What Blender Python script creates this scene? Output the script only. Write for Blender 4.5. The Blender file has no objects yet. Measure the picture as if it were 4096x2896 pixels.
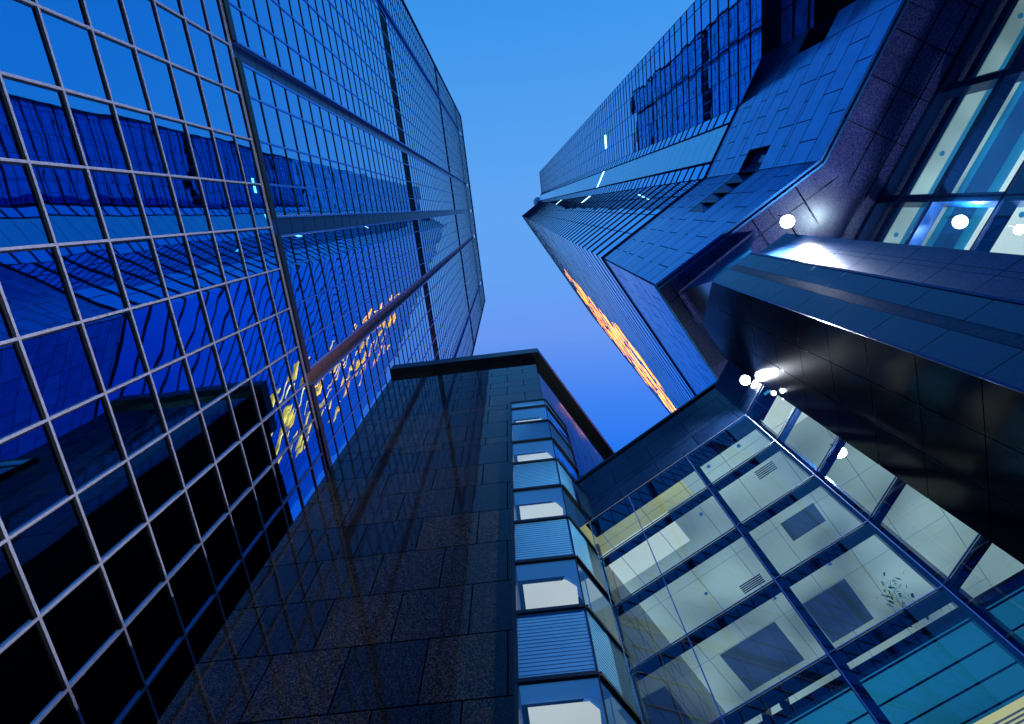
import bpy, math, random
from mathutils import Vector, Matrix
S = bpy.context.scene
random.seed(7)
# ------------------------------------------------------------------ camera
RX, RY, RZ = (0.99941941, 0.03407112, 0.0), (0.03283458, -0.96314777, -0.26696115), (-0.00909567, 0.26680615, -0.96370729)
EYE = Vector((0, 0, 1.6))
cd = bpy.data.cameras.new('camera'); cam = bpy.data.objects.new('camera', cd); S.collection.objects.link(cam)
cam.matrix_world = Matrix.Translation(EYE) @ Matrix((RX, RY, RZ)).to_4x4()
cd.sensor_width = 36; cd.lens = 36 * 2225 / 4096; cd.clip_start = .1; cd.clip_end = 3000
S.camera = cam
S.view_settings.view_transform = 'Standard'; S.view_settings.look = 'None'; S.view_settings.exposure = 0; S.view_settings.gamma = 1
FPX = 2225.
CX, CY, CZ = [Vector([r[i] for r in (RX, RY, RZ)]) for i in range(3)]
def proj(p):
    d = Vector(p) - EYE; z = -d.dot(CZ)
    if z < .05: return None
    return (2048 + FPX * d.dot(CX) / z, 1448 - FPX * d.dot(CY) / z)
# ------------------------------------------------------------------ colour
def lin(c):
    return tuple((x / 255 / 12.92 if x / 255 <= .04045 else ((x / 255 + .055) / 1.055) ** 2.4) for x in c)
# ------------------------------------------------------------------ sky and sun
w = bpy.data.worlds.new('World'); S.world = w; w.use_nodes = True
nt = w.node_tree; nt.nodes.clear()
N = nt.nodes.new; LK = nt.links.new
out = N('ShaderNodeOutputWorld'); add = N('ShaderNodeAddShader')
sky = N('ShaderNodeTexSky'); sky.sky_type = 'NISHITA'; sky.sun_disc = False
sky.sun_elevation = math.radians(1.5); sky.sun_rotation = math.radians(200)
bg1 = N('ShaderNodeBackground'); bg1.inputs[1].default_value = .012
tint = N('ShaderNodeMixRGB'); tint.blend_type = 'MULTIPLY'; tint.inputs[0].default_value = 1; tint.inputs[2].default_value = (.25, .5, 1, 1)
LK(sky.outputs[0], tint.inputs[1]); LK(tint.outputs[0], bg1.inputs[0])
tc = N('ShaderNodeTexCoord')
dot = N('ShaderNodeVectorMath'); dot.operation = 'DOT_PRODUCT'; dot.inputs[1].default_value = (.06, .998, 0)
LK(tc.outputs['Generated'], dot.inputs[0])
mr = N('ShaderNodeMapRange'); mr.inputs[1].default_value = -1; mr.inputs[2].default_value = 1
LK(dot.outputs['Value'], mr.inputs[0])
ramp = N('ShaderNodeValToRGB'); LK(mr.outputs[0], ramp.inputs[0])
el = ramp.color_ramp.elements
stops = [(0, (10, 90, 205)), (.36, (62, 150, 236)), (.50, (96, 165, 243)), (.56, (100, 162, 243)), (.61, (104, 152, 242)), (.67, (64, 130, 241)), (.72, (28, 116, 240)), (.80, (0, 70, 190)), (1, (6, 45, 130))]
el[0].position = 0; el[0].color = lin(stops[0][1]) + (1,); el[1].position = 1; el[1].color = lin(stops[-1][1]) + (1,)
for p, c in stops[1:-1]:
    e = el.new(p); e.color = lin(c) + (1,)
bg2 = N('ShaderNodeBackground'); bg2.inputs[1].default_value = 1.0
LK(ramp.outputs[0], bg2.inputs[0]); LK(bg1.outputs[0], add.inputs[0]); LK(bg2.outputs[0], add.inputs[1]); LK(add.outputs[0], out.inputs[0])
sd = bpy.data.lights.new('sun', 'SUN'); sd.energy = .12; sd.angle = math.radians(12); sd.color = (.75, .8, 1)
sun = bpy.data.objects.new('sun', sd); S.collection.objects.link(sun); sun.rotation_euler = (math.radians(60), 0, math.radians(-160))
# ------------------------------------------------------------------ materials
def mat(name):
    m = bpy.data.materials.new(name); m.use_nodes = True; n = m.node_tree
    return m, n, n.nodes['Principled BSDF']
def bump(n, b, scale, dist, detail=2., strength=1., coord='Object', vec=None):
    t = n.nodes.new('ShaderNodeTexCoord'); x = n.nodes.new('ShaderNodeTexNoise'); x.inputs['Scale'].default_value = scale; x.inputs['Detail'].default_value = detail
    if vec:
        mp = n.nodes.new('ShaderNodeMapping'); mp.inputs['Scale'].default_value = vec; n.links.new(t.outputs[coord], mp.inputs[0]); n.links.new(mp.outputs[0], x.inputs['Vector'])
    else: n.links.new(t.outputs[coord], x.inputs['Vector'])
    k = n.nodes.new('ShaderNodeBump'); k.inputs['Distance'].default_value = dist; k.inputs['Strength'].default_value = strength
    n.links.new(x.outputs[0], k.inputs['Height']); n.links.new(k.outputs[0], b.inputs['Normal'])
    return x
def mirror(name, c, wave=.003, scale=.9, rough=.015, spec=1.):
    m, n, b = mat(name); b.inputs['Base Color'].default_value = c + (1,); b.inputs['Metallic'].default_value = 1; b.inputs['Roughness'].default_value = rough
    bump(n, b, scale, wave, .6)
    return m
def plain(name, c, rough=.5, metal=0., spec=.5, var=.0, vscale=3., bmp=0.):
    m, n, b = mat(name); b.inputs['Roughness'].default_value = rough; b.inputs['Metallic'].default_value = metal
    b.inputs['Specular IOR Level'].default_value = spec
    if var:
        t = n.nodes.new('ShaderNodeTexCoord'); x = n.nodes.new('ShaderNodeTexNoise'); x.inputs['Scale'].default_value = vscale; x.inputs['Detail'].default_value = 5
        n.links.new(t.outputs['Object'], x.inputs['Vector'])
        r = n.nodes.new('ShaderNodeValToRGB'); r.color_ramp.elements[0].position = .3; r.color_ramp.elements[1].position = .7
        r.color_ramp.elements[0].color = tuple(v * (1 - var) for v in c) + (1,); r.color_ramp.elements[1].color = tuple(min(1, v * (1 + var)) for v in c) + (1,)
        n.links.new(x.outputs[0], r.inputs[0]); n.links.new(r.outputs[0], b.inputs['Base Color'])
        if bmp:
            k = n.nodes.new('ShaderNodeBump'); k.inputs['Distance'].default_value = bmp; n.links.new(x.outputs[0], k.inputs['Height']); n.links.new(k.outputs[0], b.inputs['Normal'])
    else: b.inputs['Base Color'].default_value = c + (1,)
    return m
def granite(name, dark, light, rough=.12, scale=34., amount=.55, coat=.0, wave=.0015, spec=.5):
    m, n, b = mat(name)
    t = n.nodes.new('ShaderNodeTexCoord')
    v = n.nodes.new('ShaderNodeTexVoronoi'); v.inputs['Scale'].default_value = scale; v.inputs['Randomness'].default_value = 1
    x = n.nodes.new('ShaderNodeTexNoise'); x.inputs['Scale'].default_value = scale * .55; x.inputs['Detail'].default_value = 6; x.inputs['Roughness'].default_value = .75
    n.links.new(t.outputs['Object'], v.inputs['Vector']); n.links.new(t.outputs['Object'], x.inputs['Vector'])
    mx = n.nodes.new('ShaderNodeMixRGB'); mx.inputs[0].default_value = .55; n.links.new(v.outputs['Color'], mx.inputs[1]); n.links.new(x.outputs[0], mx.inputs[2])
    r = n.nodes.new('ShaderNodeValToRGB'); r.color_ramp.elements[0].position = amount - .12; r.color_ramp.elements[1].position = amount + .2
    r.color_ramp.elements[0].color = dark + (1,); r.color_ramp.elements[1].color = light + (1,)
    n.links.new(mx.outputs[0], r.inputs[0])
    big = n.nodes.new('ShaderNodeTexNoise'); big.inputs['Scale'].default_value = .6; big.inputs['Detail'].default_value = 3; n.links.new(t.outputs['Object'], big.inputs['Vector'])
    mm = n.nodes.new('ShaderNodeMixRGB'); mm.blend_type = 'MULTIPLY'; mm.inputs[0].default_value = .55
    n.links.new(r.outputs[0], mm.inputs[1]); n.links.new(big.outputs[0], mm.inputs[2]); n.links.new(mm.outputs[0], b.inputs['Base Color'])
    b.inputs['Roughness'].default_value = rough; b.inputs['Specular IOR Level'].default_value = spec
    k = n.nodes.new('ShaderNodeBump'); k.inputs['Distance'].default_value = wave; n.links.new(big.outputs[0], k.inputs['Height']); n.links.new(k.outputs[0], b.inputs['Normal'])
    return m
def glow(name, c, s, slat=None, fade=.25):
    m, n, b = mat(name); b.inputs['Base Color'].default_value = c + (1,); b.inputs['Roughness'].default_value = .6
    b.inputs['Emission Strength'].default_value = s
    t = n.nodes.new('ShaderNodeTexCoord'); x = n.nodes.new('ShaderNodeTexNoise'); x.inputs['Scale'].default_value = .35; x.inputs['Detail'].default_value = 1
    n.links.new(t.outputs['Object'], x.inputs['Vector'])
    r = n.nodes.new('ShaderNodeValToRGB'); r.color_ramp.elements[0].position = .35; r.color_ramp.elements[1].position = .65
    r.color_ramp.elements[0].color = tuple(v * (1 - fade) for v in c) + (1,); r.color_ramp.elements[1].color = tuple(min(1.5, v * (1 + fade)) for v in c) + (1,)
    n.links.new(x.outputs[0], r.inputs[0]); n.links.new(r.outputs[0], b.inputs['Emission Color'])
    return m
def clear(name, tintc, refl=.5, ior=1.5, wave=.001, scale=.7, haze=0.):
    m, n, b = mat(name); n.nodes.remove(b); o = n.nodes['Material Output']
    tr = n.nodes.new('ShaderNodeBsdfTransparent'); tr.inputs[0].default_value = tintc + (1,)
    gl = n.nodes.new('ShaderNodeBsdfGlossy'); gl.inputs['Roughness'].default_value = .012; gl.inputs[0].default_value = (.75, .9, 1, 1)
    fr = n.nodes.new('ShaderNodeFresnel'); fr.inputs[0].default_value = ior
    mx = n.nodes.new('ShaderNodeMixShader'); mu = n.nodes.new('ShaderNodeMath'); mu.operation = 'MULTIPLY_ADD'; mu.inputs[1].default_value = refl; mu.inputs[2].default_value = .03; mu.use_clamp = True
    n.links.new(fr.outputs[0], mu.inputs[0]); n.links.new(mu.outputs[0], mx.inputs[0]); n.links.new(tr.outputs[0], mx.inputs[1]); n.links.new(gl.outputs[0], mx.inputs[2])
    n.links.new(mx.outputs[0], o.inputs[0])
    t = n.nodes.new('ShaderNodeTexCoord'); x = n.nodes.new('ShaderNodeTexNoise'); x.inputs['Scale'].default_value = scale; k = n.nodes.new('ShaderNodeBump'); k.inputs['Distance'].default_value = wave
    n.links.new(t.outputs['Object'], x.inputs['Vector']); n.links.new(x.outputs[0], k.inputs['Height']); n.links.new(k.outputs[0], gl.inputs['Normal'])
    return m
M = {}
M['glassL'] = mirror('blue_mirror_glass', (.09, .45, .74), .0058, .55)
M['glassR'] = mirror('deep_blue_mirror_glass', (.012, .36, .76), .0035, .7)
M['glassD'] = mirror('dark_blue_glass', (.008, .16, .42), .0045, .6)
M['glassC'] = mirror('striped_face_glass', (.02, .50, .90), .003, .6)
M['alu'] = plain('brushed_aluminium', (.56, .52, .66), .45, .25, var=.14, vscale=9)
M['alub'] = plain('blue_anodised_aluminium', (.06, .32, .78), .35, .7, var=.12, vscale=4)
M['gasket'] = plain('black_gasket', (.004, .005, .008), .4)
M['darkmetal'] = plain('dark_bronze_metal', (.012, .016, .016), .45, .3)
M['navy'] = plain('navy_channel_panel', (.004, .030, .10), .3, .3, var=.25, vscale=2)
M['brown'] = plain('warm_light_tinted_panel', (.34, .15, .075), .45, .2, var=.12, vscale=2)  # warm light on one channel, put into its base colour
M['louvre'] = plain('louvre_blade', (.006, .03, .10), .5, .4)
M['black'] = plain('unlit_void', (.002, .003, .006), .9, spec=.1)
M['stone'] = [plain('blue_grey_stone_a', (.02, .34, .74), .16, .55, var=.12, vscale=1.2), plain('blue_grey_stone_b', (.018, .30, .68), .12, .55, var=.12, vscale=1.5), plain('blue_grey_stone_c', (.022, .37, .80), .2, .5, var=.14, vscale=1.)]
M['joint'] = plain('stone_joint', (.001, .010, .05), .7, spec=.2)
M['fin'] = plain('spandrel_fin', (.001, .014, .08), .75, .1, spec=.15)
M['panel'] = plain('pale_metal_cladding', (.55, .92, 1.), .2, .55, spec=1., var=.05, vscale=.6)
M['soffit'] = granite('soffit_granite', lin((48, 62, 145)), lin((125, 122, 185)), .27, 22, .5)
M['granD'] = granite('polished_dark_granite', (.006, .009, .013), (.14, .105, .06), .05, 42, .60, wave=.003, spec=.34)
M['granE'] = granite('polished_brown_granite', (.007, .008, .010), (.17, .12, .06), .06, 38, .58, wave=.004, spec=.34)
M['granF'] = granite('polished_deep_granite', (.004, .007, .011), (.10, .08, .055), .045, 46, .62, wave=.005, spec=.36)
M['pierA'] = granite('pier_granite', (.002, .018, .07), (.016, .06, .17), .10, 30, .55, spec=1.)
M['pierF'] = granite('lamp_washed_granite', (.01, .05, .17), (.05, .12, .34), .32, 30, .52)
M['pierB'] = granite('flamed_granite_strip', (.004, .03, .09), (.05, .10, .18), .45, 16, .5)
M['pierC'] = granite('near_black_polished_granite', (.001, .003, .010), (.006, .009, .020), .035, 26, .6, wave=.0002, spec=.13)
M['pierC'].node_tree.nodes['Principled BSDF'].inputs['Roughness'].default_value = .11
M['cornice'] = plain('black_cornice', (.0015, .004, .012), .35)
M['navyframe'] = plain('navy_window_frame', (.003, .035, .13), .22, .45)
M['steel'] = plain('bright_joint_steel', (.35, .42, .60), .25, .9)
M['clear'] = clear('clear_window_glass', (.76, .92, .97), 1.5, 1.5, .0015)
M['clearB'] = clear('bay_window_glass', (.75, .9, 1), 1.6, 1.5, .003)
M['rib'] = plain('ribbed_teal_panel', (.13, .46, .68), .3, .35, var=.06, vscale=2)
M['ribline'] = plain('rib_groove', (.01, .11, .24), .6)
M['ceil'] = glow('lit_pale_ceiling', lin((146, 168, 164)), .72, fade=.45)
M['ceily'] = glow('lit_yellow_ceiling', lin((165, 168, 118)), .9, fade=.25)
M['ceilw'] = glow('lit_white_ceiling', lin((190, 200, 190)), 1.05, fade=.08)
M['cream'] = glow('lit_cream_blind', lin((205, 203, 192)), 1.0, fade=.05)
M['teal'] = glow('lit_teal_ceiling', lin((22, 100, 135)), .9, fade=.25)
M['bulk'] = glow('blue_grey_bulkhead', lin((38, 88, 140)), .8, fade=.15)
M['hole'] = glow('ceiling_recess', lin((50, 72, 98)), .75, fade=.35)  # faint glow of its own stands in for light reaching the squares
M['room'] = glow('dim_room_wall', lin((18, 62, 105)), .7, fade=.4)
M['lens'] = glow('lamp_lens', (1, 1, 1), 60, fade=0)
M['lens2'] = glow('small_lamp_lens', (1, 1, 1), 25, fade=0)
M['warm'] = glow('warm_lit_window', (1., .30, .04), 7.5, fade=.4)
M['warmdim'] = glow('dim_warm_window', (1., .30, .015), 1.7, fade=.7)
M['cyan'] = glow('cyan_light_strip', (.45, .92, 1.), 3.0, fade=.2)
M['white'] = plain('white_paint', (.75, .75, .8), .5)
M['leaf'] = plain('leaf', (.04, .50, .16), .5, var=.4, vscale=20)
M['asphalt'] = plain('dark_paving', (.035, .038, .045), .8, var=.3, vscale=6)
# ------------------------------------------------------------------ mesh helpers
class MB:
    def __init__(s): s.v = []; s.f = []; s.m = []
    def quad(s, a, b, c, d, mi=0):
        i = len(s.v); s.v += [tuple(a), tuple(b), tuple(c), tuple(d)]; s.f.append((i, i + 1, i + 2, i + 3)); s.m.append(mi)
    def poly(s, pts, mi=0):
        i = len(s.v); s.v += [tuple(p) for p in pts]; s.f.append(tuple(range(i, i + len(pts)))); s.m.append(mi)
    def hexa(s, P, mi=0):   # 8 corners: bottom 0-3, top 4-7
        i = len(s.v); s.v += [tuple(p) for p in P]
        for q in ((0, 3, 2, 1), (4, 5, 6, 7), (0, 1, 5, 4), (1, 2, 6, 5), (2, 3, 7, 6), (3, 0, 4, 7)):
            s.f.append(tuple(i + k for k in q)); s.m.append(mi)
    def prism(s, plan, z0, z1, mi=0, caps=True):
        n = len(plan); i = len(s.v)
        s.v += [(p[0], p[1], z0) for p in plan] + [(p[0], p[1], z1) for p in plan]
        for k in range(n): s.f.append((i + k, i + (k + 1) % n, i + n + (k + 1) % n, i + n + k)); s.m.append(mi)
        if caps:
            s.f.append(tuple(i + k for k in reversed(range(n)))); s.m.append(mi); s.f.append(tuple(i + n + k for k in range(n))); s.m.append(mi)
    def build(s, name, mats, parent=None, **kw):
        me = bpy.data.meshes.new(name); me.from_pydata(s.v, [], s.f)
        mats = mats if isinstance(mats, list) else [mats]
        for m in mats: me.materials.append(m)
        me.polygons.foreach_set('material_index', s.m); me.update()
        o = bpy.data.objects.new(name, me); S.collection.objects.link(o)
        if parent: o.parent = parent
        for k, v in kw.items(): o[k] = v
        return o
class F:      # a vertical facade: plan point p, heading a (deg from +Y to +X); o is measured towards the viewer
    def __init__(s, p, a, k=1., flip=False):
        s.k = k; s.h = 1.6 * (1 - k); s.p = Vector(p[:2]) * k; r = math.radians(a); s.t = Vector((math.sin(r), math.cos(r))); n = Vector((s.t.y, -s.t.x))
        if n.dot(-s.p) < 0: n = -n
        s.n = -n if flip else n
    def P(s, t, o, z):
        q = s.p + (s.t * t + s.n * o) * s.k; return (q.x, q.y, z * s.k + s.h)
    def box(s, mb, t0, t1, o0, o1, z0, z1, mi=0):
        mb.hexa([s.P(t0, o0, z0), s.P(t1, o0, z0), s.P(t1, o1, z0), s.P(t0, o1, z0), s.P(t0, o0, z1), s.P(t1, o0, z1), s.P(t1, o1, z1), s.P(t0, o1, z1)], mi)
    def rect(s, mb, t0, t1, z0, z1, o=0, mi=0, tilt=0.):
        d = [random.uniform(-1, 1) * tilt for _ in range(2)]
        w_ = (t1 - t0) / 2; h = (z1 - z0) / 2
        f = lambda a, b: o + a * w_ * d[0] + b * h * d[1]
        q = [s.P(t0, f(-1, -1), z0), s.P(t1, f(1, -1), z0), s.P(t1, f(1, 1), z1), s.P(t0, f(-1, 1), z1)]
        if Vector((s.t.y, -s.t.x)).dot(s.n) < 0: q.reverse()
        mb.quad(*q, mi)
def thing(name, label, cat, loc=(0, 0, 0), group=None):
    o = bpy.data.objects.new(name, None); o.empty_display_size = .5; S.collection.objects.link(o); o['label'] = label; o['category'] = cat
    if group: o['group'] = group
    return o
def area_px(pts):
    q = [proj(p) for p in pts]
    if any(a is None for a in q): return 0
    cx = sum(a[0] for a in q) / len(q); cy = sum(a[1] for a in q) / len(q)
    if not (-80 < cx < 4176 and -80 < cy < 2976): return 0
    return abs(sum(q[i][0] * q[(i + 1) % len(q)][1] - q[(i + 1) % len(q)][0] * q[i][1] for i in range(len(q)))) / 2
def split_panes(mb, name, mats, parent, limit, stuffname=None):
    """the largest faces in view become parts of their own, the rest is one part"""
    A = sorted(((area_px([mb.v[k] for k in f]), i) for i, f in enumerate(mb.f)), reverse=True)
    big = [i for a, i in A[:limit] if a > 60]; bs = set(big)
    for i in big:
        b = MB(); b.poly([mb.v[k] for k in mb.f[i]], mb.m[i]); b.build(name, mats, parent)
    rest = MB()
    for i, f in enumerate(mb.f):
        if i not in bs: rest.poly([mb.v[k] for k in f], mb.m[i])
    if rest.f: rest.build(stuffname or name, mats, parent, kind='stuff')
def slabs(mb, fr, t0, t1, zs, step, gap=.012, o=0., seed=1, nm=3, hole=None, off=.5):
    rnd = random.Random(seed)
    for i in range(len(zs) - 1):
        z0, z1 = zs[i] + gap, zs[i + 1] - gap
        t = t0 - step * (off if i % 2 else 0)
        if z1 - z0 < .05: continue
        while t < t1:
            a, b = max(t, t0) + gap, min(t + step, t1) - gap; t += step
            if b - a < .03: continue
            if hole and not (b <= hole[0] or a >= hole[1] or z1 <= hole[2] or z0 >= hole[3]):
                a2 = [(a, min(b, hole[0])), (max(a, hole[1]), b)]
                for x0, x1 in a2:
                    if x1 - x0 > .03: fr.rect(mb, x0, x1, z0, z1, o, rnd.randrange(nm))
                if z0 < hole[2] < z1: fr.rect(mb, max(a, hole[0]), min(b, hole[1]), z0, hole[2], o, 0)
                if z0 < hole[3] < z1: fr.rect(mb, max(a, hole[0]), min(b, hole[1]), hole[3], z1, o, 0)
                continue
            fr.rect(mb, a, b, z0, z1, o, rnd.randrange(nm))
# ------------------------------------------------------------------ ground
g = MB(); g.quad((-600, -600, 0), (600, -600, 0), (600, 600, 0), (-600, 600, 0))
g.build('ground', M['asphalt'], None, kind='structure')

K = 1.6013      # module of the two big towers, in metres per drawing unit
def KZ(z): return z * K + 1.6 * (1 - K)
# ================================================================== LEFT GLASS TOWER
TW = thing('glass_tower', 'tall blue mirror-glass office tower with pale mullion grid filling the left side', 'building')
L = F((-8, 0), 4.85, K)
TM, T0 = 1.3833, .34          # column module and phase
RM, R0 = 1.3625, 21.09        # row module and phase
# podium
tk = [T0 + TM * k for k in range(-10, 16)]
zk = [20.92] + [19.80 - 1.3555 * j for j in range(0, 15)]
pan = MB()
for i in range(len(tk) - 1):
    for j in range(len(zk) - 1):
        L.rect(pan, tk[i], tk[i + 1], zk[j + 1], zk[j], 0, 0, .0055)
split_panes(pan, 'window_pane', M['glassL'], TW, 99, 'podium_window_panes')
fr = MB()
for t in tk:
    L.box(fr, t, t + .050, .0, .05, 1.0, 20.98, 0)
    L.box(fr, t + .051, t + .088, .0, .02, 1.0, 20.9, 1)
L_h = []
for z in zk:
    L.box(fr, tk[0], tk[-1], .001, .042, z - .052, z, 0)
    L.box(fr, tk[0], tk[-1], .001, .030, z - .105, z - .053, 1)
fr.build('podium_mullion_grid', [M['alu'], M['gasket']], TW)
# upper wall
bands = [(-16.02, -15.37), (-5.42, -4.79), (.04, .68), (5.53, 6.17), (16.1, 16.75)]
tL, tR, zT = -20.4, 21.85, 137.
bays = []; x = tL
for a, b in bands: bays.append((x, a)); x = b
bays.append((x, tR))
rows = [21.42] + [R0 + RM * k for k in range(1, 84)] ; rows = [z for z in rows if z < zT - .5] + [zT]
lou = [(49.6, 52.1), (90.0, 91.8)]
up = MB(); um = MB()
inl = lambda z0, z1: any(z0 < b - .2 and z1 > a + .2 for a, b in lou)
for a, b in bays:
    cols = [a] + [t for t in [T0 + TM * k for k in range(-17, 17)] if a + .2 < t < b - .2] + [b]
    for j in range(len(rows) - 1):
        if inl(rows[j], rows[j + 1]): continue
        for i in range(len(cols) - 1): L.rect(up, cols[i], cols[i + 1], rows[j], rows[j + 1], 0, 0, .0028)
    for t in cols:
        hi = 0 if t not in (a, b) else 1
        L.box(um, t - .03, t + .03, .001, .04, 21.42, zT, 0)
    for z in rows:
        if not any(p < z < q for p, q in lou): L.box(um, a, b, .002, .03, z - .028, z + .028, 1)
split_panes(up, 'window_pane', M['glassL'], TW, 1, 'tower_window_panes')
um.build('tower_mullion_grid', [M['alub'], M['gasket']], TW)
lo = MB()
for p, q in lou:
    for a, b in bays:
        L.box(lo, a + .02, b - .02, -.5, -.25, p, q, 1)
        z = p + .12
        while z < q:
            L.box(lo, a + .03, b - .03, -.22, .015, z, z + .045, 0); z += .2
        t = a + .7
        while t < b: L.box(lo, t, t + .04, -.20, .02, p, q, 0); t += TM
    lo.build('louvre_band', [M['louvre'], M['black']], TW); lo = MB()
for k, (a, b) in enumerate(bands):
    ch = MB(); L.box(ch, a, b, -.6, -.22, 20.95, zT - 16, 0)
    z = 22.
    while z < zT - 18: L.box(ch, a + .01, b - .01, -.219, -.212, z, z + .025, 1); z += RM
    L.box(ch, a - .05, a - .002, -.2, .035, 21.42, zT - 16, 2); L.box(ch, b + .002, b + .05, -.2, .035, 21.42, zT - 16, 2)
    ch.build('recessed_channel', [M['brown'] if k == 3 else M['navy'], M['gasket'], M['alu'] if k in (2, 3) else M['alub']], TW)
tr = MB()
for a, b in bays: L.box(tr, a - .05, b + .05, -.2, .10, 21.05, 21.40, 0)
tr.build('ledge_trim', M['darkmetal'], TW)
tr = MB(); L.box(tr, tk[0], tk[-1], -.3, .03, 20.985, 21.045, 0); tr.build('podium_cap', M['alu'], TW)
tr = MB(); L.box(tr, tL, tR, .041, .09, 121.2, 121.6, 0); L.box(tr, tL, tR, -.3, .12, zT, zT + .8, 0)
L.box(tr, tL - .1, tL + .12, -.2, .10, 21.4, zT, 0); L.box(tr, tR - .12, tR + .1, -.2, .10, 21.4, zT, 0); tr.build('parapet_trim', M['fin'], TW)
bd = MB(); L.box(bd, tL, tR, -30, -.62, 20.98, zT - .1, 0); L.box(bd, tk[0], tk[-1], -30, -.02, .7, 20.97, 0); bd.build('wall', M['navy'], TW)

# ================================================================== RIGHT FACETED TOWER
def V2(x, y): return Vector((x, y))
def head(a): r = math.radians(a); return Vector((math.sin(r), math.cos(r)))
pBack, pAB, pBC, pCD = V2(10.741, -10.616), V2(11.276, -4.306), V2(9.870, -1.1025), V2(4.831, 2.640)
FT = thing('faceted_tower', 'dark blue faceted tower with folded glass faces above smooth stone base on the right', 'building')
fA = F(pBack, 4.85, K); fB = F(pBC, -23.7, K); fC = F(pCD, 126.6, K); fD = F(pCD, 34.3, K)
pD40 = pCD + head(34.3) * 40; fE = F(pD40, 37.2, K); pE = pD40 + head(37.2) * 22
ZR, ZG = 186.5, 30.55
LA, LB, LC = 6.333, 3.499, 6.277
# glass panes
gp = MB()
def storeys(z0, z1, seq):
    r = [z0]; k = 0
    while r[-1] < z1: r.append(r[-1] + seq[k % len(seq)]); k += 1
    r[-1] = z1; return r
zA = storeys(28.02, ZR, [1.10, 1.35]); zC = storeys(ZG, ZR, [1.98]); zB = storeys(ZG, ZR, [1.10, 1.35])
cA = [0, .52, 1.93, 3.3, 4.80, LA]
for j in range(len(zA) - 1):
    for i in range(5):
        if i == 4 and zA[j] < 30.4: continue
        fA.rect(gp, cA[i], cA[i + 1], zA[j], zA[j + 1], 0, 0, .0035)
gp.poly([fA.P(4.80, 0, 28.02), fA.P(4.80, 0, zA[2]), fA.P(LA, 0, zA[2]), fA.P(LA, 0, zA[2] - .03)], 0)
split_panes(gp, 'window_pane', M['glassR'], FT, 60, 'west_window_panes')
gp = MB()
for a, b in ((-LB, -2.72), (-.81, 0)):
    for j in range(len(zB) - 1): fB.rect(gp, a, b, zB[j], zB[j + 1], 0, 0, .002)
split_panes(gp, 'window_pane', M['glassC'], FT, 14, 'narrow_window_panes')
gp = MB()
cC = [0, 1.93, 3.45, 4.9, LC]
for j in range(len(zC) - 1):
    for i in range(4): fC.rect(gp, cC[i], cC[i + 1], zC[j], zC[j + 1], 0, 0, .002)
split_panes(gp, 'window_pane', M['glassC'], FT, 24, 'striped_window_panes')
gp = MB(); cD = [0, 2, 4, 6, 8, 11, 14, 17, 20, 24, 28, 32, 36, 40]
for j in range(len(zC) - 1):
    for i in range(len(cD) - 1): fD.rect(gp, cD[i], cD[i + 1], zC[j], zC[j + 1], 0, 0, .004)
    fE.rect(gp, 0, 22, zC[j], zC[j + 1], 0, 0, .002)
gp.build('street_window_panes', M['glassC'], FT, kind='stuff')
# fins
fn = MB()
for z in zA[1:]:
    fA.box(fn, 0, LA if z > 30.4 else 5.4, .001, .022, z - .06, z + .05, 0)
for t in cA: fA.box(fn, t - .012, t + .012, .0, .015, 28.02 if t < 4.9 else 30.5, ZR, 0)
for z in zB:
    for a, b in ((-LB, -2.74), (-.79, 0)): fB.box(fn, a, b, .001, .025, z - .07, z + .07, 0)
for t in (-2.72, -.80): fB.box(fn, t - .035, t + .035, .0, .07, ZG, ZR, 0)
for z in zC:
    fC.box(fn, 0, LC, .001, .03, z - .17, z + .13, 0)
    fD.box(fn, 0, 40, .001, .012, z - .16, z + .12, 0); fE.box(fn, 0, 22, .001, .012, z - .16, z + .12, 0)
for t in cC[1:-1]: fC.box(fn, t - .012, t + .012, .0, .02, ZG, ZR, 0)
fn.build('floor_fins', M['fin'], FT)
pn = MB()
z = ZG; i = 0
while z < ZR:
    fB.rect(pn, -2.68, -.84, z + .012, min(z + 1.20, ZR), .03, 0); z += 1.225
pn.build('pale_metal_panels', M['panel'], FT)
pb = MB(); fB.box(pb, -2.68, -.84, -.05, .02, ZG, ZR, 0); pb.build('panel_backing', M['fin'], FT)
# body behind the skin
ins = lambda p, q: p
plan = [pBack + fA.t * .02 - fA.n * .25, pAB - fA.n * .25 - fB.n * .1, pBC - fB.n * .25 - fC.n * .2, pCD - fC.n * .28 - fD.n * .28, pD40 - fD.n * .3, pE - fE.n * .3, pE + V2(25, -20), V2(40, -12)]
bd = MB(); bd.prism([(p.x * K, p.y * K) for p in plan], KZ(30.7), KZ(ZR - .2), 0); bd.build('tower_core', M['fin'], FT)
# crown
cr = MB()
for f_, a, b in ((fA, 0, LA), (fB, -LB, 0), (fC, 0, LC), (fD, 0, 40), (fE, 0, 22)): f_.box(cr, a, b, -.2, .06, ZR + .002, ZR + .9, 0)
cr.build('parapet', M['fin'], FT)
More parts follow.
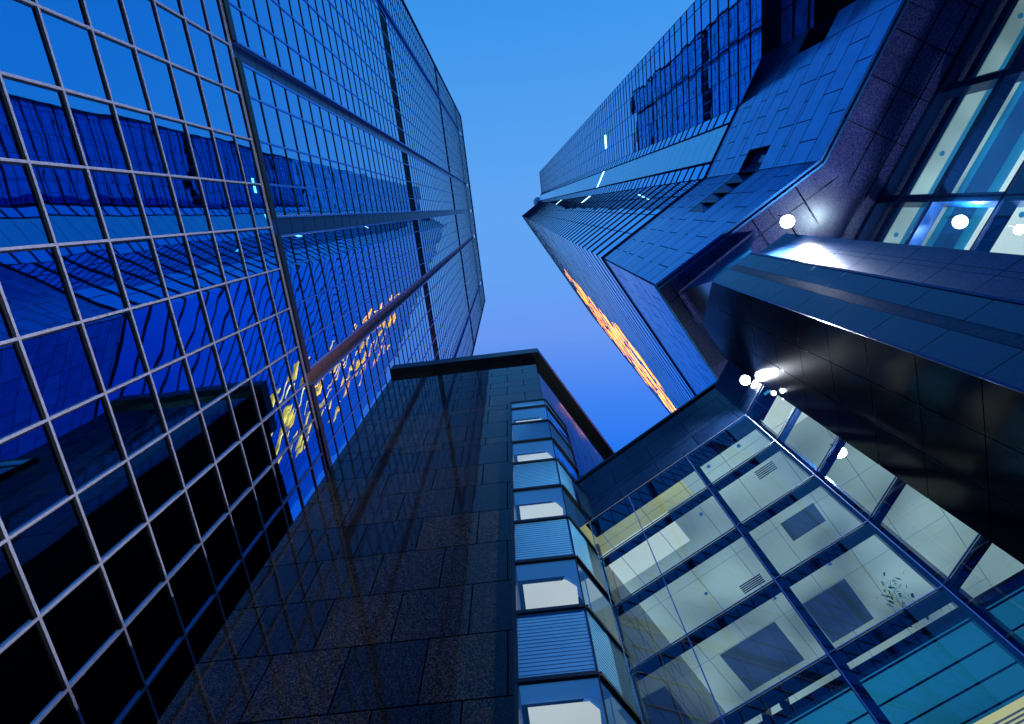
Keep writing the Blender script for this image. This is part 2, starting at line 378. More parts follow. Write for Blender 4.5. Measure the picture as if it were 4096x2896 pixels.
# lit windows on the street face: real lit offices behind the glass line
rnd = random.Random(5); nlit = 0
for j, z in enumerate(zC[:-1]):
    if not 60 < z < 150 or nlit > 92 or (j % 5 > 2): continue
    t = rnd.uniform(13, 17); n_row = 0
    while t < 34 and n_row < 5 and nlit < 95:
        L_ = rnd.choice([2.5, 4., 5.5])
        if rnd.random() < (.75 if z < 120 else .5):
            lit = MB(); fD.box(lit, t, t + L_, .002, .020, z + 1.08, z + 1.34, 0)
            if rnd.random() < .7: fD.box(lit, t, t + L_, .002, .013, z - .9, z + 1.07, 1); fD.box(lit, t + .1, t + L_ - .1, .015, .020, z + .52, z + .64, 0)
            lit.build('lit_window', [M['warm'], M['warmdim']], FT); nlit += 1; n_row += 1
        t += L_ + rnd.choice([.3, .6, 1.4, 3.])

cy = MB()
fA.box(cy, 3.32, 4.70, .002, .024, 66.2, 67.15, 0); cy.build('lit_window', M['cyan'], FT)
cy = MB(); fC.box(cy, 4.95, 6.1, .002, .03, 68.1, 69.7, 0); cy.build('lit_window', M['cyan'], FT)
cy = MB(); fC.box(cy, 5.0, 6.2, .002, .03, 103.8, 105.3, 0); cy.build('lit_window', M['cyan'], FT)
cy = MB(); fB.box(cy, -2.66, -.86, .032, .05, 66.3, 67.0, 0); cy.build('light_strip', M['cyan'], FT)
# stone base: B, C and D sides
zs = [20.02, 20.95, 22.05, 23.05, 23.28, 24.45, 25.4, 26.4, 27.2, 27.72, 28.7, 29.45, 30.15, ZG - .05]
st = MB()
slabs(st, fC, 0, LC, zs, 1.62, .020, 0., 3, hole=(3.72, LC + .1, 24.45, 26.40))
slabs(st, fD, 0, 16, zs, 1.62, .020, 0., 4)
st.build('stone_cladding', M['stone'], FT)
st = MB()
zsB = [z for z in zs]
slabs(st, fB, -4.86, 0, zsB, 1.62, .020, 0., 6, hole=(-1.0, .1, 24.45, 26.40))
slabs(st, fB, -5.85, -4.86, [20.02, 20.95, 22.05, 23.05, 24.22], 2, .011, 0., 7)
slabs(st, fB, -5.85, -4.86, [26.22, 27.2, 27.72, 28.7, 29.45, 30.15, ZG - .05], 2, .011, 0., 8)
st.build('stone_cladding', M['stone'], FT)
bk = MB()
fC.box(bk, 0.02, LC, -.5, -.03, 20.05, 24.44); fC.box(bk, 0.02, LC, -.5, -.03, 26.41, ZG - .03); fC.box(bk, .02, 3.71, -.5, -.031, 24.44, 26.41); fC.box(bk, 3.71, LC, -.6, -.35, 24.3, 26.5, 1)
fD.box(bk, 0.02, 16, -.5, -.03, 20.05, ZG - .03)
fB.box(bk, -4.87, -.02, -.5, -.03, 20.05, 24.44); fB.box(bk, -4.87, -.02, -.5, -.03, 26.41, ZG - .03); fB.box(bk, -4.87, -1.01, -.5, -.031, 24.44, 26.41); fB.box(bk, -1.01, 0, -.6, -.35, 24.3, 26.5, 1)
fB.box(bk, -5.84, -4.88, -.5, -.03, 20.05, 24.2); fB.box(bk, -5.84, -4.88, -.5, -.03, 26.23, ZG - .03)
bk.build('stone_backing', [M['joint'], M['navy']], FT)
# glass foot joint between stone and glass
ft = MB()
fC.box(ft, -.05, LC + .02, -.25, .07, ZG - .045, ZG + .05); fD.box(ft, -.05, 40, -.25, .07, ZG - .045, ZG + .05); fB.box(ft, -5.86, .05, -.25, .06, ZG - .045, ZG + .05)
fC.box(ft, -.02, .03, -.02, .02, 20, ZG - .05)
ft.build('glazing_foot_rail', M['fin'], FT)
M['glassK2'] = plain('slot_glass', (.008, .09, .34), .12, .1, spec=.8)
# toothed slot window under the fold
th = MB()
for k in range(4):
    a = 3.73 + .62 * k
    th.poly([fC.P(a, -.01, 24.47), fC.P(a, -.01, 26.38), fC.P(a + .60, -.01, 26.38)], 0)
    th.poly([fC.P(a, -.01, 24.47), fC.P(a + .60, -.01, 26.38), fC.P(a + .62, -.32, 24.47)], 1)
fB.rect(th, -.99, -.5, 24.47, 26.38, -.3, 1); th.poly([fB.P(-.5, -.3, 24.47), fB.P(-.5, -.3, 26.38), fB.P(0, -.02, 24.47)], 0); th.poly([fB.P(-.5, -.3, 26.38), fB.P(0, -.02, 26.38), fB.P(0, -.02, 24.47)], 1)
fC.box(th, 3.70, LC, -.3, .015, 24.40, 24.46, 0)
th.build('toothed_slot_window', [M['navy'], M['glassK2']], FT)
# dark recessed glass behind the stone end + black opening
pF = pBC - head(-23.7) * 5.85
fA2 = F(pF, 4.85, K)
dk = MB()
M['glassK'] = plain('dim_blue_glass', (.02, .22, .80), .12, .0, spec=.9, var=.5, vscale=.8)
zD = [15.5 + 1.22 * k for k in range(12)]
for j in range(len(zD) - 1):
    for i in range(8): fA2.rect(dk, -1.36 * (i + 1), -1.36 * i, zD[j], zD[j + 1], -.12, 0, .003)
split_panes(dk, 'dark_window_pane', M['glassK'], FT, 30, 'dark_window_panes')
dkf = MB()
for z in zD: fA2.box(dkf, -11, 0, -.11, -.04, z - .05, z + .03)
for i in range(9): fA2.box(dkf, -1.36 * i - .02, -1.36 * i + .02, -.11, -.08, 15.5, 28.8)
dkf.build('dark_window_frame', M['fin'], FT)
vd = MB(); fB.box(vd, -5.84, -4.88, -.9, -.55, 24.0, 26.4); fA2.box(vd, -3.0, -.02, -.09, -.03, 23.1, 26.0); vd.build('dark_opening', M['black'], FT)
so = MB(); so.poly([fA.P(-14, 0, 28.0), fA.P(2.5, 0, 28.0), fA.P(2.5, -1.3, 28.0), fA.P(-14, -1.3, 28.0)]); so.build('glass_face_soffit', M['panel'], FT)
# soffit at z=20
so = MB(); ZS = 20.0
i0 = pBC - head(-23.7) * 12
so.poly([(x * K, y * K, KZ(ZS + .03)) for x, y in ((pCD.x, pCD.y), (pBC.x, pBC.y), (i0.x, i0.y), (34, -8), (30, 20), tuple(pCD + head(34.3) * 16))])
so.build('soffit_backing', M['soffit'], FT)
def soffit_tiles(mb, p, along, inward, a0, a1, rows_, step, shift=.0, mi=0, clip=None, dz=0.):
    u = head(along); v = head(inward)
    for r in range(len(rows_) - 1):
        a = a0 + (shift if r % 2 else 0)
        while a < a1:
            q = []
            for (x, y) in ((a + .012, rows_[r] + .012), (min(a + step, a1) - .012, rows_[r] + .012), (min(a + step, a1) - .012, rows_[r + 1] - .012), (a + .012, rows_[r + 1] - .012)):
                pt = p + u * x + v * y; q.append((pt.x, pt.y))
            if clip is None or all(clip(V2(c[0], c[1])) for c in q): mb.poly([(c[0] * K, c[1] * K, KZ(ZS + dz)) for c in q], mi)
            a += step
tl = MB()
soffit_tiles(tl, pBC, 156.3, 66.3, -.62, 12, [.14, 1.18, 1.9, 2.35], 1.36, .55)
soffit_tiles(tl, pBC, 126.6 + 180, 36.6, -1.2, LC - .2, [.14, .75], 1.62, 0, 0, dz=.008)
soffit_tiles(tl, pBC, 126.6 + 180, 36.6, -2.4, LC - 1.0, [.77, 1.75, 3.1, 4.4], 1.62, .7, 0, clip=lambda q: (q - pBC).dot(head(66.3)) > -2.5 and (q - pBC).dot(head(141.4 )) < -.05, dz=.016)
tl.build('soffit_tiles', [M['soffit'], M['pierC']], FT)
jt = MB()
for k in range(9): fB.box(jt, -1.36 * (k + 1), -1.36 * (k + 1) + .022, -2.3, -.17, 19.985, 19.993)
fB.box(jt, -12, .3, -1.20, -1.18, 19.984, 19.992); fB.box(jt, -12, .5, -1.92, -1.90, 19.984, 19.992)
for k in range(4): fC.box(jt, .4 + 1.62 * k, .422 + 1.62 * k, -1.6, -.17, 19.977, 19.983)
fC.box(jt, .1, LC + .2, -.78, -.76, 19.976, 19.982)
jt.build('soffit_joint', M['black'], FT)
iw = MB(); fI = F(pCD + V2(math.cos(math.radians(34.3)), -math.sin(math.radians(34.3))) * .6, 34.3, K)
for q in (((1.9, 20.59), (2.01, 19.86), (2.07, 15.8), (3.35, 18.99)), ((1.9, 20.59), (3.35, 18.99), (3.68, 20.29), (3.7, 20.6))): iw.poly([fI.P(a, 0, b) for a, b in q], 0)
iw.build('added_sky_sliver', M['stone'][0], FT)  # added wall piece, turned to mirror the sky as a bright blue sliver
ed = MB()
fB.box(ed, -12, .03, -.02, .05, 19.93, 20.015); fB.box(ed, -12, .03, -.16, -.10, 19.93, 20.0)
fC.box(ed, 0, LC, -.02, .05, 19.93, 20.015); fC.box(ed, 0, LC, -.16, -.10, 19.93, 20.0); fD.box(ed, 0, 16, -.02, .05, 19.93, 20.015)
ed.build('drip_rail', M['alub'], FT)
# window wall under the soffit (W)
fW = F((11.6, .6), -23.7, K)
wf = MB(); wg = MB()
vW = [-14.2, -10.8, -7.38, -3.97, -.56, 2.85]; zW = [20., 17.62, 15.3, 13., 10.7, 8.4, 6.1, 3.8]
for i in range(len(vW) - 1):
    for j in range(len(zW) - 1): fW.rect(wg, vW[i], vW[i + 1], zW[j + 1], zW[j], 0, 0, .0005)
split_panes(wg, 'window_pane', M['clear'], FT, 20, 'lobby_window_panes')
for t in vW: fW.box(wf, t - .10, t + .14, -.42, -.03, 3.8, 19.98, 0); fW.box(wf, t - .012, t + .012, .001, .02, 3.8, 19.98, 1)
for z in zW: fW.box(wf, -14.2, 2.85, -.38, -.031, z - .10, z + .06, 0); fW.box(wf, -14.2, 2.85, .002, .022, z - .012, z + .012, 1)
wf.build('lobby_window_frame', [M['navyframe'], M['navyframe']], FT)
ci = MB()
for a, b, m_, zz in ((-.5, -.62, 2, 19.55), (-.62, -1.1, 0, 19.5), (-1.1, -1.55, 1, 19.62), (-1.55, -1.9, 0, 19.5), (-1.9, -2.2, 1, 19.6), (-2.2, -2.75, 3, 19.45), (-2.75, -3.2, 1, 19.6), (-3.2, -9, 4, 19.5)):
    fW.box(ci, -14, 2.8, b, a, zz, zz + .3, m_)
fW.box(ci, -14, 2.8, -9.2, -9.0, 0, 19.4, 3)
ci.build('lit_lobby_ceiling', [M['ceil'], M['teal'], M['navyframe'], M['room'], M['ceilw']], FT)
dl = MB()
for t in (-9.5, -6.3, -2.3, .3):
    c = fW.P(t, -.85, 19.48); dl.prism([(c[0] + .12 * math.cos(k * .5236), c[1] + .12 * math.sin(k * .5236)) for k in range(12)], c[2], c[2] + .03)
    c = fW.P(t + .6, -4.2, 19.48); dl.prism([(c[0] + .15 * math.cos(k * .5236), c[1] + .15 * math.sin(k * .5236)) for k in range(12)], c[2], c[2] + .03)
dl.build('ceiling_downlight_ring', M['teal'], FT)

# ================================================================== GRANITE PIER
PR = thing('granite_pier', 'huge dark polished granite pier under the faceted tower soffit, between window walls', 'pier')
p12 = V2(7.91, 1.67); p01 = V2(9.818, 1.188); p23 = p12 + head(-53.4) * 1.49; pG2 = V2(7.405, 5.30)
f1 = F((8.357, 2.272), -53.4); f2 = F(p12, -53.4); f3 = F(p23, math.degrees(math.atan2(pG2.x - p23.x, pG2.y - p23.y)))
L3 = (pG2 - p23).length
zp = [z for z in [20 - 1.355 * k + (.0) for k in range(0, 15)]][::-1]
c = MB(); f2.rect
for (a, b) in ((0.006, .60), (.84, 1.484)):
    for j in range(len(zp) - 1): f2.rect(c, a + .006, b - .006, zp[j] + .008, zp[j + 1] - .008, 0)
c.build('front_cladding', M['pierA'], PR)
c = MB()
for j in range(len(zp) - 1): f2.rect(c, .606, .834, zp[j] + .004, zp[j + 1] - .004, 0)
c.build('flamed_strip', M['pierB'], PR)
c = MB()
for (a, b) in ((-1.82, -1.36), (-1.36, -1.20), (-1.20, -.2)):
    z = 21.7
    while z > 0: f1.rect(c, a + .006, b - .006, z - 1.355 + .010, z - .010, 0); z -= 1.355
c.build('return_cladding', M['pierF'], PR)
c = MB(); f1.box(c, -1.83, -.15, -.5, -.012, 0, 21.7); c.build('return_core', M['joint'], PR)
c = MB(); f2.box(c, -.01, .30, -.78, -.021, 0, 19.98); c.build('return_edge', M['navyframe'], PR)
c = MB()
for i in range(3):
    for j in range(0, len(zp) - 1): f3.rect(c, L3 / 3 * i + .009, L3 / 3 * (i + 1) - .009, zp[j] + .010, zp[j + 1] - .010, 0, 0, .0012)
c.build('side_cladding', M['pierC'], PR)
c = MB(); q = [V2(8.36, 2.30), p12 - f2.n * .02, p23 - f2.n * .02 - f3.n * .02, pG2 - f3.n * .02, pG2 + V2(2, -.5), V2(10.5, 3.0)]
c.prism([(p.x, p.y) for p in q], 0, 19.99); c.build('pier_core', M['navy'], PR)
c = MB(); f2.box(c, -.02, .04, -.005, .02, 0, 19.98); f2.box(c, 1.46, 1.51, -.005, .02, 0, 19.98); c.build('corner_trim', M['navyframe'], PR)
# pale strip on the soffit beside the pier head
U1, U2, U3 = (9.11, 4.55, 31.0), (10.41, 6.39, 31.0), f3.P(1.94, 0, 22)
T1, T2 = (p23.x, p23.y, 20.), (p12.x, p12.y, 20.)
c = MB(); c.poly([T1, T2, (12.82, 1.56, 31.0), U1]); c.build('sloped_head_facet', M['stone'][1], PR)
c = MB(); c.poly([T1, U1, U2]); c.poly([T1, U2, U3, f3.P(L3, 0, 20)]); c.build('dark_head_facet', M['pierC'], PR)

# ================================================================== ATRIUM BUILDING (G)
AT = thing('glass_atrium', 'low glass atrium building with lit ceiling behind navy frames, bottom right', 'building')
Gp = V2(7.1523, 6.1365); fG = F(Gp, 126.5); pF_ = Gp - head(126.5) * .2; pF_ = Gp + head(126.5) * -.2
fG2 = F(pF_, 156.3)
fG.t = head(126.5)
vG = [-6.04, -4.53, -2.37, -.2]; zG = [17.28, 15.35, 13.37, 11.38, 9.40, 7.45, 5.5, 3.5, 1.5]
gg = MB()
for i in range(len(vG) - 1):
    for j in range(len(zG) - 1): fG.rect(gg, vG[i], vG[i + 1], zG[j + 1], zG[j], 0, 0, .0006)
for j in range(len(zG) - 1): fG2.rect(gg, 0, 1.06, zG[j + 1], zG[j], 0, 0, .0006)
split_panes(gg, 'window_pane', M['clear'], AT, 40, 'window_panes')
gf = MB()
for t in vG[:-1]:
    (fG.box(gf, t - .03, t + .15, -.28, -.03, 1.5, 17.28, 0) if t > -3 else None); fG.box(gf, t - .013, t + .013, .001, .02, 1.5, 17.28, 1)
fG.box(gf, -.28, -.2, -.24, -.03, 1.5, 17.28, 0)
for z in zG:
    fG.box(gf, vG[0], -.2, -.26, -.031, z - .09, z + .01, 0); fG.box(gf, vG[0], -.2, .002, .022, z - .012, z + .012, 1)
    fG2.box(gf, .03, 1.06, -.20, -.031, z - .07, z + .01, 0); fG2.box(gf, 0, 1.06, .002, .022, z - .012, z + .012, 1)
fG2.box(gf, .0, .10, -.24, -.03, 1.5, 17.28, 0)
gf.build('window_frame', [M['navyframe'], M['steel']], AT)
c = MB(); fG.box(c, -.21, -.185, -.01, .03, 1.5, 17.28); c.build('corner_mullion', M['steel'], AT)
M['parA'] = granite('parapet_granite', (.002, .008, .03), (.012, .03, .08), .16, 40, .55, spec=.45); M['parB'] = granite('parapet_granite_pale', (.004, .016, .05), (.02, .05, .12), .18, 40, .55, spec=.45)
# spandrel of dark slabs
sp = MB(); slabs(sp, fG, -6.2, .1, [17.35, 18.05, 18.35, 19.25, 19.95], 1.45, .008, 0., 11, nm=2)
slabs(sp, fG2, 0, 1.06, [17.35, 18.05, 18.35, 19.25, 19.95], 1.45, .008, 0., 12, nm=2)
sp.build('parapet_cladding', [M['parA'], M['parB']], AT)
sp = MB(); fG.box(sp, -6.2, .0, -.6, -.02, 17.3, 20.0); fG2.box(sp, .02, 1.06, -.6, -.02, 17.3, 19.97); sp.build('parapet_wall', M['joint'], AT)
sp = MB(); fG.box(sp, -6.2, .05, -.5, .06, 20.0, 20.12); sp.build('parapet_coping', M['cornice'], AT)
# interior: ceiling with square recesses, beams, walls
ci = MB()
ZC = 17.34
def gquad(mb, t0, t1, o0, o1, z, mi): mb.quad(fG.P(t0, o0, z), fG.P(t1, o0, z), fG.P(t1, o1, z), fG.P(t0, o1, z), mi)
gquad(ci, -9, -2.9, -.0, -1.25, ZC, 1); gquad(ci, -2.9, -.1, -.0, -1.25, ZC, 0); gquad(ci, -9, -3.9, -1.25, -2.6, ZC, 2); gquad(ci, -3.9, 3, -1.25, -2.6, ZC, 0)
gquad(ci, -12, 6, -2.6, -4.6, ZC, 0); gquad(ci, -12, 6, -4.6, -13, ZC, 0)
gquad(ci, -.1, 3, -.0, -1.25, ZC, 3)
ci.build('lit_ceiling', [M['ceil'], M['ceily'], M['ceilw'], M['ceilw']], AT)
c = MB()
for t0, t1, o0, o1 in ((-5.6, -3.4, -7.0, -9.0), (-2.3, -.7, -7.0, -9.0), (-1.3, -.1, -3.9, -4.7)):
    fG.box(c, t0, t1, o1, o0, ZC - .03, ZC + .0, 0)
c.build('ceiling_recess', M['hole'], AT)
c = MB()
for k in range(9): fG.box(c, -9 + 1.5 * k, -8.985 + 1.5 * k, -12.5, -.45, ZC - .012, ZC - .004, 0)
for k in range(4): fG.box(c, -9, 3, -.95 - 3 * k, -.94 - 3 * k, ZC - .016, ZC - .013, 0)
c.build('ceiling_joint', M['hole'], AT)
c = MB()
for k in range(5): fG.box(c, -1.0, -.35, -1.85 - .07 * k, -1.82 - .07 * k, ZC - .03, ZC - .018, 0)
for k in range(5): fG.box(c, -3.6, -2.8, -5.1 - .08 * k, -5.06 - .08 * k, ZC - .03, ZC - .018, 0)
c.build('air_vent', M['navyframe'], AT)
for (t, o) in ((-.9, -.75), (-2.0, -.75), (-3.1, -2.0), (-1.5, -3.2), (-3.0, -3.3), (-4.6, -4.6), (-.8, -6.2), (-2.9, -6.2)):
    c = MB(); q = fG.P(t, o, ZC - .03); c.prism([(q[0] + .06 * math.cos(a * .5236), q[1] + .06 * math.sin(a * .5236)) for a in range(12)], q[2], q[2] + .02); c.build('downlight', M['bulk'], AT)
c = MB()
for z in (9.3,):
    for k in range(9):
        fG.box(c, -9, 5, -.42 - .62 * (k + 1), -.45 - .62 * k, z - .25, z - .20, 0); fG.box(c, -9, 5, -.46 - .62 * k, -.42 - .62 * k, z - .262, z - .249, 1)
    fG.box(c, -9, 5, -8, -.40, z - .15, z, 1)
c.build('slatted_lower_ceiling', [M['teal'], M['navyframe']], AT)
c = MB(); fG.box(c, -14, 8, -13.3, -13, 0, 17.3); fG.box(c, -9.5, -9.3, -13, -.4, 0, 17.3); c.build('interior_wall', M['room'], AT)
c = MB(); fG.box(c, -7, .2, -.30, .12, 6.7, 7.42, 0)
for k in range(4): fG.box(c, -7, .2, .121, .124, 7.12 + k * .055, 7.145 + k * .055, 1)
c.build('vented_sill', [M['ceily'], M['hole']], AT)
# ================================================================== GRANITE BUILDING
GB = thing('granite_building', 'dark polished granite building with black cornice and corner window bay, bottom centre', 'building')
wc = V2(1.464, 9.233); fS = F(wc, 34.4); fN = F(wc, 94.9); fN.t = head(94.9)
TLft = -9.1
zc = [.0, 1.5, 3.3, 5.1, 6.95, 8.75, 10.53, 12.32, 14.11, 15.92, 17.71, 19.54, 21.2, 23.0, 23.7, 25.4, 27.0, 27.6, 29.2, 30.4, 31.3, 32.7, 33.45, 34.5, 35.6]
w_ = MB(); slabs(w_, fN, TLft, 0., zc, 1.83, .017, 0., 21, nm=3, hole=(-1.66, .2, 0, 27.5)); w_.build('front_cladding', [M['granD'], M['granE'], M['granF']], GB)
w_ = MB(); slabs(w_, fS, 0, 12, zc, 1.83, .017, 0., 22, nm=3, hole=(-.1, 1.78, 0, 27.5)); w_.build('side_cladding', [M['granD'], M['granE'], M['granF']], GB)
w_ = MB(); pl = fN.P(TLft + .02, -.03, 0); pr = wc - fN.n * .03 - fS.n * .03; pe = fS.P(12, -.03, 0)
w_.prism([(pl[0], pl[1]), (pr.x, pr.y), (pe[0], pe[1]), (pe[0] - 4, pe[1] + 6), (pl[0] + 1, pl[1] + 16)], 27.5, 35.6); 
pb1 = fN.P(-1.66, -.03, 0); pb2 = fN.P(-1.66, -1.2, 0); pb3 = fS.P(1.78, -1.2, 0); pb4 = fS.P(1.78, -.03, 0)
w_.prism([(pl[0], pl[1]), pb1[:2], pb2[:2], pb3[:2], pb4[:2], (pe[0], pe[1]), (pe[0] - 4, pe[1] + 6), (pl[0] + 1, pl[1] + 16)], 0, 27.5)
w_.build('wall', M['black'], GB)
w_ = MB(); q0 = fN.P(TLft - .1, .4, 0); q1 = wc + fN.n * 0; gc = V2(1.662, 8.8146); q2 = fS.P(13, .4, 0); q3 = fS.P(13, -3, 0); q4 = fN.P(TLft - .1, -3, 0)
w_.prism([q0[:2], (gc.x, gc.y), q2[:2], q3[:2], (1.2, 12.5), q4[:2]], 35.6, 36.6)
w_.build('cornice', M['cornice'], GB)
# corner bay
bc = V2(1.530, 9.107); bN = F(bc, 94.9); bN.t = head(94.9); bS = F(bc, 34.4)
zb = [27.36, 26.5, 24.57, 22.6, 20.62, 18.6, 16.6, 14.6, 12.67, 10.7, 8.7, 6.7, 4.7]
for i in range(len(zb) - 1):
    z1, z0 = zb[i] - .06, zb[i + 1] + .06
    kind = 'spandrel' if i in (0, 2, 4, 6, 8, 10) else 'window'
    if kind == 'spandrel':
        s_ = MB(); bN.rect(s_, -1.62, -.02, z0, z1, 0, 0); bS.rect(s_, .02, 1.76, z0, z1, 0, 0)
        z = z0 + .09
        while z < z1 - .03 and i > 1:
            bN.box(s_, -1.62, -.02, .001, .004, z, z + .022, 1); bS.box(s_, .02, 1.76, .001, .004, z, z + .022, 1); z += .105
        s_.build('spandrel_panel', [M['rib'], M['ribline']], GB)
    else:
        wd = MB(); bN.rect(wd, -1.62, -.02, z0, z1, 0, 0, .0005); fo = wd.build('window', M['clearB'], GB)
        wd = MB(); bS.rect(wd, .02, 1.76, z0, z1, 0, 0, .0005); wd.build('window', M['clearB'], GB)
        iv = MB(); win = fo
        P_ = lambda t, o, z: bN.P(t, o, z)
        iv.quad(P_(-1.62, -.02, z1), P_(-.03, -.02, z1), P_(.05, -.5, z1), P_(-1.62, -.5, z1), 1)
        e_ = random.uniform(-.06, .10)
        iv.poly([P_(-1.5, -.5 - e_, z1 - .05), P_(-.22 - e_, -.5 - e_, z1 - .05), P_(-.05, -.75 - e_, z1 - .05), P_(-.05, -3, z1 - .05), P_(-1.5, -3, z1 - .05)], 0)
        iv.quad(P_(-1.63, -.05, z0), P_(-1.63, -3, z0), P_(-1.63, -3, z1), P_(-1.63, -.05, z1), 2)
        iv.quad(bS.P(.05, -.04, z1), bS.P(1.74, -.04, z1), bS.P(1.74, -.6, z1), bS.P(.3, -.6, z1), 1)
        iv.quad(bS.P(.3, -.6, z1 - .04), bS.P(1.0, -.6, z1 - .04), bS.P(1.0, -1.6, z1 - .04), bS.P(.6, -1.6, z1 - .04), 0)
        iv.quad(P_(-1.62, -2.6, z0), P_(1, -2.6, z0), P_(1, -2.6, z1), P_(-1.62, -2.6, z1), 2)
        z = 0.
        iv.build('room_ceiling', [M['cream'], M['bulk'], M['room']], win)
s_ = MB()
for k, z in enumerate(zb):
    bN.box(s_, -1.66, .0, -.3, .07, z - .055, z + .045); bS.box(s_, .0, 1.79, -.3, .07, z - .055, z + .045)
bN.box(s_, -1.72, -1.63, -.3, .06, 4.7, 27.4); bS.box(s_, 1.765, 1.86, -.3, .06, 4.7, 27.4)
bN.box(s_, -.03, .01, -.03, .015, 4.7, 27.3)
s_.build('bay_frame', M['cornice'], GB)

# ================================================================== LAMPS AND SMALL THINGS
def floodlight(name, label, c, n, r, energy, lens='lens', tgt=None, group=None, kind='SPOT', arm=None):
    T = thing(name, label, 'lamp', group=group)
    n = Vector(n).normalized(); a = n.orthogonal().normalized(); b = n.cross(a)
    c = Vector(c)
    def ring(rad, off, k=20): return [c + n * off + (a * math.cos(i * 2 * math.pi / k) + b * math.sin(i * 2 * math.pi / k)) * rad for i in range(k)]
    h = MB(); R = [ring(r * .7, -r * .9), ring(r * 1.12, -.02), ring(r * 1.16, .015), ring(r * 1.0, .015)]
    for q in range(3):
        for i in range(20): h.quad(R[q][i], R[q][(i + 1) % 20], R[q + 1][(i + 1) % 20], R[q + 1][i])
    h.poly(R[0]); h.build('housing', M['darkmetal'], T)
    h = MB(); rr = [ring(r, .012), ring(r * .7, r * .22), ring(r * .3, r * .33)]
    for q in range(2):
        for i in range(20): h.quad(rr[q][i], rr[q][(i + 1) % 20], rr[q + 1][(i + 1) % 20], rr[q + 1][i])
    h.poly(rr[2]); h.build('lens', M[lens], T)
    h = MB(); u = c - n * r * .5
    for s in (-1, 1):
        p = u + a * s * r * 1.2
        h.hexa([p + Vector(d) for d in ((-.015, -.015, -.02), (.015, -.015, -.02), (.015, .015, -.02), (-.015, .015, -.02), (-.015, -.015, r * 1.3), (.015, -.015, r * 1.3), (.015, .015, r * 1.3), (-.015, .015, r * 1.3))])
    if arm:
        p, q = c - n * r * .6, Vector(arm); d = (q - p).normalized(); u1 = d.orthogonal().normalized() * .025; u2 = d.cross(u1).normalized() * .025
        h.hexa([p - u1 - u2, p + u1 - u2, p + u1 + u2, p - u1 + u2, q - u1 - u2, q + u1 - u2, q + u1 + u2, q - u1 + u2])
    h.build('bracket', M['darkmetal'], T)
    if energy:
        ld = bpy.data.lights.new('lamp_light', kind); ld.energy = energy
        if kind == 'SPOT': ld.spot_size = math.radians(174); ld.spot_blend = .6
        ld.shadow_soft_size = r; ld.color = (.80, .88, 1)
        lo_ = bpy.data.objects.new('lamp_light', ld); S.collection.objects.link(lo_); lo_.parent = T
        lo_.location = c + n * (r * (.5 if kind == 'SPOT' else 1.6)); d = (Vector(tgt) - lo_.location) if tgt else n
        lo_.rotation_euler = d.to_track_quat('-Z', 'Y').to_euler()
    return T
floodlight('floodlight', 'large blazing white floodlight under the soffit at the head of the granite pier', (9.30, .735, 20.55), (-.5, .15, -1), .21, 10000, tgt=(-8, 3, 16), arm=(9.9, 1.3, 20.9))
floodlight('floodlight', 'bright white floodlight at the top corner of the glass atrium', (7.21, 5.385, 18.0), (-.6, -.3, -1), .15, 5000, tgt=(-8, 2, 10), arm=(7.5, 5.7, 18.5))
floodlight('floodlight', 'small white spot lamp just right of the atrium corner floodlight', (7.28, 5.23, 16.28), (-.5, -.4, -1), .06, 60, 'lens2', tgt=(0, 2, 5), arm=(7.45, 5.4, 16.7))
# lamps inside the window walls
for (p, r, lb) in (((19.2, 1.2, 25.75), .26, 'round white lamp glowing inside lobby window, nearer the pier head'), ((20.4, 1.5, 24.2), .18, 'white lamp glowing inside lobby window at the right edge of the view'),
                   ((7.85, 5.95, 13.9), .13, 'white lamp glowing behind the narrow right-hand atrium panes')):
    floodlight('ceiling_lamp', lb, p, (-.3, -.2, -1), r, 420 if 'atrium' in lb else 1500, kind='POINT', group='ceiling lamps seen through the window walls')
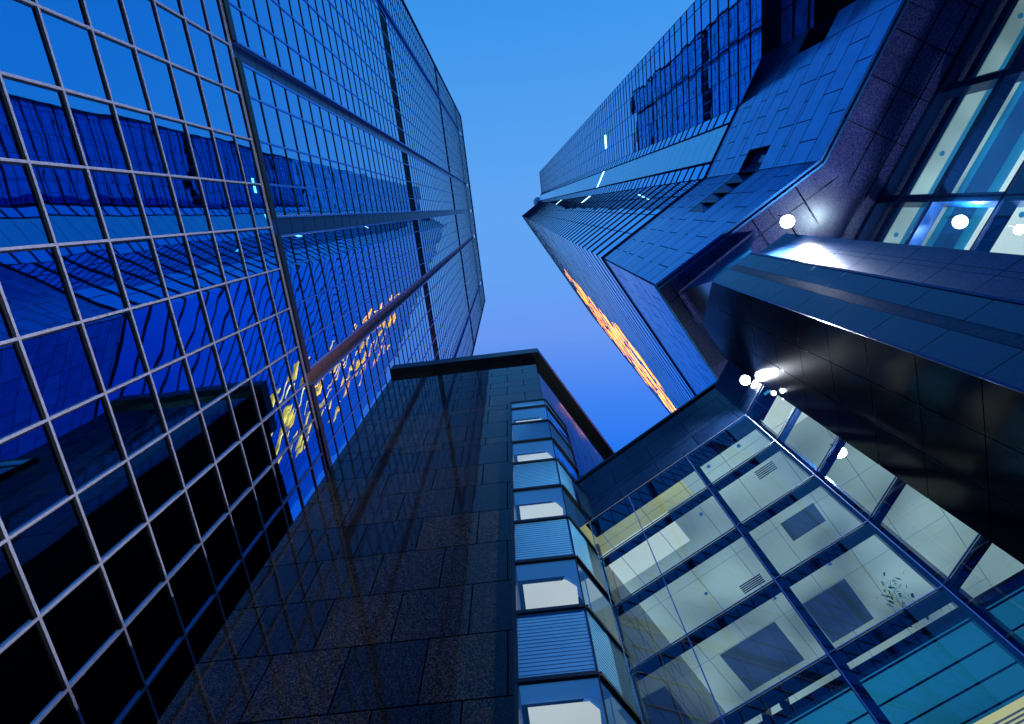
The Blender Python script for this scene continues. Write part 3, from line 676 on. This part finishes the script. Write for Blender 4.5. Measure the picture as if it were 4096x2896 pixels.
# twin spotlights on the atrium sill
T = thing('spotlight_cluster', 'small twin-barrel spotlight resting behind the lower left atrium glass', 'lamp')
for k, (t, z) in enumerate(((-3.95, 9.52), (-3.55, 9.58))):
    b = MB(); c0 = Vector(fG.P(t, -.7, z)); ax = Vector((.3, .2, .9)).normalized(); a_ = ax.orthogonal().normalized(); b_ = ax.cross(a_)
    for i in range(12):
        q = [a_ * math.cos(x * math.pi / 6) + b_ * math.sin(x * math.pi / 6) for x in (i, i + 1)]
        b.quad(c0 + q[0] * .09, c0 + q[1] * .09, c0 + q[1] * .09 + ax * .3, c0 + q[0] * .09 + ax * .3)
    b.poly([c0 + ax * .3 + (a_ * math.cos(x * math.pi / 6) + b_ * math.sin(x * math.pi / 6)) * .09 for x in range(12)]); b.poly([c0 + (a_ * math.cos(x * math.pi / 6) + b_ * math.sin(x * math.pi / 6)) * .09 for x in range(12)])
    b.build('lamp_barrel', M['darkmetal'], T)
b = MB(); fG.box(b, -4.1, -3.4, -.76, -.66, 9.42, 9.47); b.build('mounting_bar', M['darkmetal'], T)
# trailing plant behind the atrium glass
PL = thing('trailing_plant', 'small green trailing plant hanging behind the right atrium pane', 'plant')
b = MB(); rnd = random.Random(3); base = Vector(fG.P(-.75, -.55, 10.0))
for i in range(95):
    c0 = base + Vector((rnd.gauss(0, .16), rnd.gauss(0, .13), rnd.uniform(-.45, .55))); s = rnd.uniform(.03, .07)
    u = Vector((rnd.uniform(-1, 1), rnd.uniform(-1, 1), rnd.uniform(-.6, .6))).normalized(); v = u.orthogonal().normalized()
    b.poly([c0 - u * s, c0 + v * s * .7, c0 + u * s * 1.2, c0 - v * s * .7])
b.build('leaves', M['leaf'], PL)
b = MB()
for i in range(6):
    p = base + Vector((rnd.gauss(0, .05), rnd.gauss(0, .05), .5)); 
    for k in range(6):
        q = p + Vector((rnd.gauss(0, .05), rnd.gauss(0, .05), -.17)); b.quad(p, p + Vector((.008, 0, 0)), q + Vector((.008, 0, 0)), q); p = q
b.build('stems', M['leaf'], PL)
# roof dome
D_ = thing('radome', 'tiny white dome peeking over the roof edge of the faceted tower', 'dome')
b = MB(); c0 = pBC + (pAB - pBC) * .15; c0 = Vector((c0.x * K, c0.y * K, KZ(ZR + .9)))
for i in range(16):
    for j in range(-6, 6):
        def sp_(i, j):
            a = i * math.pi / 8; e = j * math.pi / 12; return c0 + Vector((math.cos(a) * math.cos(e), math.sin(a) * math.cos(e), math.sin(e))) * 2.4
        b.quad(sp_(i, j), sp_(i + 1, j), sp_(i + 1, j + 1), sp_(i, j + 1))
b.build('shell', M['white'], D_)
